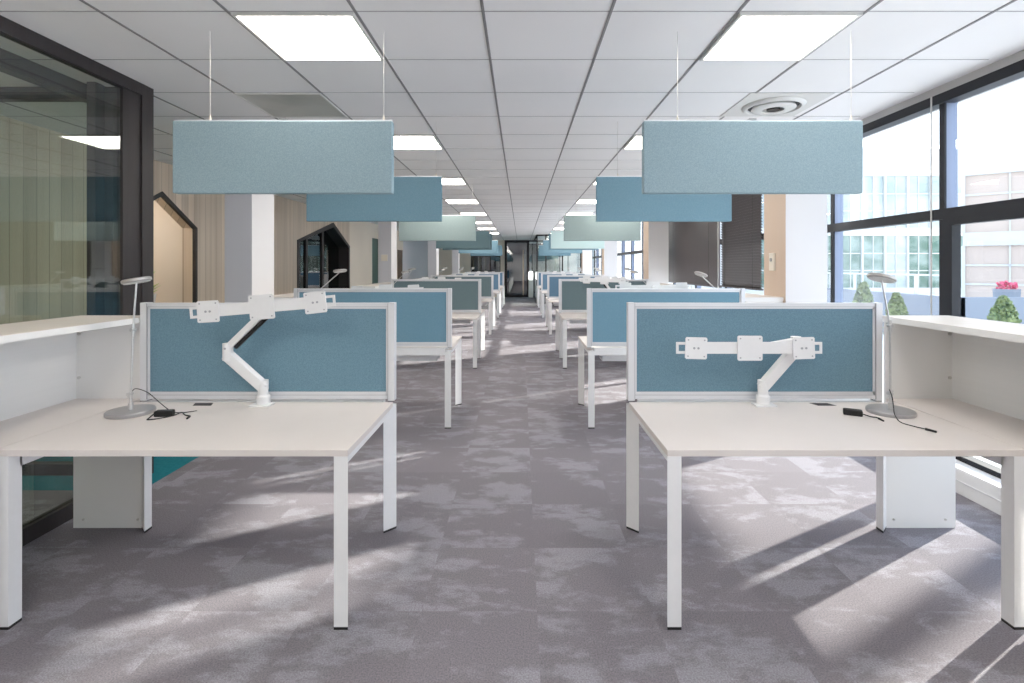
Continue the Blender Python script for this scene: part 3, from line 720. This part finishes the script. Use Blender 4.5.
# double benches --------------------------------------------------------------
fabL=['screen3','screen3','screen4','screen4']; fabR=['screen3','screen4','screen4','screen4']
for i,yc in enumerate((8.30,11.95,15.60,19.25)):
    n=words[i+2]
    for side,xa,sn,fab in ((-1,-.645,'left',fabL[i]),(1,.613,'right',fabR[i])):
        bench(side,xa,yc,'white double bench desk, %s cluster from the front in the %s row'%(n,sn))
        screen(side,xa,yc,'fabric desk screen on the %s desk cluster of the %s row'%(n,sn),fab,1.46)
        cabinet(side,xa+side*1.47,.33,yc-.9,yc+.9,None,'white side cabinet at the outer end of the %s cluster, %s row'%(n,sn))
        cx=xa+side*.72
        for k,(fy,rz,w) in enumerate(((-1,0,'near'),(1,PI,'far'))):
            low = (i==0 and fy<0)
            s = side*(1 if rz==0 else -1)
            if fy>0 or (i==0 and side>0): monitor_arm((cx,yc+fy*.13,.741),rz,(.12*s,-.10,.30),(-.03*s,-.17,.515 if fy>0 else .54),0.02*side,'white monitor arm on the %s side of the %s screen in the %s row'%(w,n,sn))
            lamp((xa+side*1.30,yc+fy*.38,.74),(side*.03,0,.48),(-side*(.16 if fy<0 else .10),0,.68+.02*fy),-side*-.15,'silver desk lamp on the %s side of the %s screen in the %s row'%(w,n,sn))
# hanging panels --------------------------------------------------------------
for i,(y,fl,fr_) in enumerate(((2.80,'baf1','baf1'),(4.53,'baf2','baf2'),(7.95,'baf3','baf3'),(11.4,'baf4','baf5'),(12.35,'baf4','baf2'),(15.5,'baf2','baf2'),(19.1,'baf2','baf2'))):
    nm=ordn[i]
    d={'baf1':'pale blue','baf2':'blue','baf3':'grey green','baf4':'dark teal','baf5':'sunlit mint'}
    baffle(-.70,-1,y,fl,'%s felt panel hung from the ceiling, %s in the left line'%(d[fl],nm))
    baffle( .665,1,y,fr_,'%s felt panel hung from the ceiling, %s in the right line'%(d[fr_],nm))

# ---------------------------------------------------------------- outside
m=MB(); m.box(3.3,90,-30,90,-.4,-.15,'concrete'); struct(m,'ground','pale paved ground outside the windows','ground')
def building(name,label,origin,rz,W,H,D,floors,bays,base=0.,bandtop=1.6,gcol='facglass'):
    t=thing(name,label,'building',origin,rz)
    m=MB(); m.box(0,W,.15,D,0,H,'facade'); m.build('wall',t)
    fh=(H-bandtop-base)/floors
    m=MB()
    for i in range(floors): m.box(0,W,-.02,.15,base+i*fh-.0,base+i*fh+.45,'facade')
    m.box(0,W,-.02,.15,H-bandtop,H,'facade'); m.box(0,W,-.05,.15,H-.12,H,'concrete'); m.box(0,W,-.03,.15,H-bandtop*.52,H-bandtop*.48,'glow') if False else None
    m.build('cladding',t)
    bw=W/bays
    for i in range(floors):
        for j in range(bays):
            z0=base+i*fh+.45; z1=base+(i+1)*fh; x0=j*bw; x1=x0+bw
            g=MB(); g.box(x0+.05,x1-.05,.08,.14,z0,z1,(gcol if i==0 or gcol=='facetan' else 'facglass2') if (i*3+j*5)%7 else ('facetan' if gcol=='facetan' else 'facglass2')); w=g.build('window',t)
            f=MB(); f.box(x0-.05,x0+.05,-.04,.14,z0,z1,'facade'); 
            f.box((x0+x1)/2-.02,(x0+x1)/2+.02,.03,.1,z0,z1,'facade')
            f.box(x0,x1,.03,.1,z0+(z1-z0)*.33-.03,z0+(z1-z0)*.33+.03,'facade'); f.box(x0,x1,.03,.1,z0+(z1-z0)*.66-.03,z0+(z1-z0)*.66+.03,'facade'); f.build('window_frame',w)
    return t
building('building','long white office building with a glazed grid front across the yard',(12.0,30,-.2),0,16,8.7,12,2,12,bandtop=1.7)
building('building','white building with tan blinds on the right beyond the terrace',(15.2,17.6,-.2),-.71,14,6.4,7,2,6,gcol='facetan')
t=thing('terrace_wall','low dark grey terrace wall outside the windows','wall',(0,0,-.15))
b=MB(); b.box(9.0,9.2,10.6,17,0,1.0,'planter'); b.box(9.0,18,10.6,10.8,0,1.0,'planter'); b.build('panel',t)
b=MB()
for k in range(8): b.box(9.25,9.30,10.9+k*1.1,10.95+k*1.1,1.0,1.45,'alu')
b.box(9.25,9.30,10.9,18.65,1.43,1.47,'alu'); b.build('railing',t)
def topiary(x,y,h,r,label):
    t=thing('topiary_tree',label,'tree',(x,y,-.15),0,'clipped conical shrubs')
    b=MB(); b.lathe([(.16,0),(.2,.3),(.17,.3)],m='pot',n=16); b.build('pot',t)
    b=MB(); b.tube((0,0,.25),(0,0,.55),.03,m='bark'); b.build('trunk',t)
    b=MB()
    for i in range(900):
        u=random.random()**.8; z=.35+u*(h-.35); rr=r*math.sin(PI*min(1,(1-u)*.62+.0))**.8+.02
        a=random.uniform(0,2*PI); rr*=random.uniform(.75,1.05)
        c=Vector((rr*math.cos(a),rr*math.sin(a),z)); s=.045
        u1=Vector((random.uniform(-1,1),random.uniform(-1,1),random.uniform(-1,1))).normalized()*s; u2=Vector((random.uniform(-1,1),random.uniform(-1,1),random.uniform(0,1))).normalized()*s
        b.add([c-u1,c+u2,c+u1,c-u2],[(0,1,2,3)],'foliage')
    b.lathe([(r*.8,.35),(r*.85,.6),(r*.6,h*.6),(r*.25,h*.88),(.01,h-.05)],m='foliage',n=14)
    b.build('foliage',t)
topiary(6.15,9.2,1.35,.17,'conical green topiary seen through the middle of the window left of the lamp')
topiary(7.15,9.75,1.13,.16,'smaller conical topiary seen just right of the nearest right lamp')
topiary(7.4,7.85,1.17,.19,'conical topiary seen through the nearest right window pane')
t=thing('flower_tub','small tub of pink red flowers beyond the terrace wall','flowers',(12.9,13.6,-.15))
b=MB(); b.lathe([(.22,0),(.28,1.05),(.25,1.05),(.24,.98)],m='planter',n=18); b.build('tub',t,smooth=True)
b=MB()
for i in range(160):
    a=random.uniform(0,2*PI); r=.20*random.random()**.5; c=Vector((r*math.cos(a),r*math.sin(a),1.03+random.uniform(0,.22)*(1-r)))
    u=Vector((random.uniform(-1,1),random.uniform(-1,1),random.uniform(-1,1))).normalized()*.05; w_=u.orthogonal().normalized()*.05
    b.add([c-u,c-w_,c+u,c+w_],[(0,1,2,3)],'red')
b.build('blossom',t)
t=thing('sun_blocker','white sun blocker on square posts, added out of view','sun blocker',(10.0,6.2,-.15))  # added out of view to shape the sun patches on the floor
b=MB(); b.box(-.07,.07,-8,3.95,4.88,5.76,'facade'); b.build('blocker_beam',t)
b=MB(); b.box(-.05,.05,-8,2.1,5.76,6.7,'facade'); b.build('blocker_upper',t)
b=MB(); b.box(-.05,.05,2.1,3.95,6.36,6.9,'facade'); b.build('blocker_top',t)
b=MB(); b.box(-.04,.04,2.25,2.31,5.76,6.36,'facade'); b.build('divider',t)  # added bar that casts a thin shadow line through the slot
for y in (-6,-2.6,.64): b=MB(); b.box(-.075,.075,y-.075,y+.075,0,4.88,'alu'); b.build('blocker_post',t)
# ---------------------------------------------------------------- light
w=bpy.data.worlds.new('World'); bpy.context.scene.world=w; w.use_nodes=True; nt=w.node_tree
bg=nt.nodes['Background']; tc=nt.nodes.new('ShaderNodeTexCoord'); sp=nt.nodes.new('ShaderNodeSeparateXYZ'); cr=nt.nodes.new('ShaderNodeValToRGB')
nt.links.new(tc.outputs['Generated'],sp.inputs[0]); nt.links.new(sp.outputs[2],cr.inputs[0]); nt.links.new(cr.outputs[0],bg.inputs[0])
cr.color_ramp.elements[0].position=0.; cr.color_ramp.elements[0].color=(.95,.975,1,1)
cr.color_ramp.elements[1].position=.6; cr.color_ramp.elements[1].color=(.62,.77,1,1)
bg.inputs[1].default_value=2.7
sun=bpy.data.lights.new('Sun','SUN'); sun.energy=13; sun.color=(1,.92,.80); sun.angle=math.radians(.8)
so=bpy.data.objects.new('Sun',sun); C.objects.link(so)
dirv=Vector((-.87,-.49,-.461)).normalized(); so.rotation_euler=dirv.to_track_quat('-Z','Y').to_euler()

# ---------------------------------------------------------------- camera
cam=bpy.data.cameras.new('Camera'); cam.sensor_width=36; cam.sensor_fit='HORIZONTAL'; cam.lens=18.0
cam.shift_y=-75/1024; cam.shift_x=-9/1024; cam.clip_end=300; cam.clip_start=.05
co=bpy.data.objects.new('Camera',cam); C.objects.link(co); co.location=(0,0,CAMZ); co.rotation_euler=(PI/2,0,0)
S=bpy.context.scene; S.camera=co
S.view_settings.view_transform='Standard'
S.view_settings.look='None'
S.view_settings.exposure=0.33
S.view_settings.gamma=1.16
S.cycles.use_denoising=True
S.cycles.max_bounces=10; S.cycles.diffuse_bounces=8; S.cycles.transparent_max_bounces=16
S.cycles.sample_clamp_indirect=6
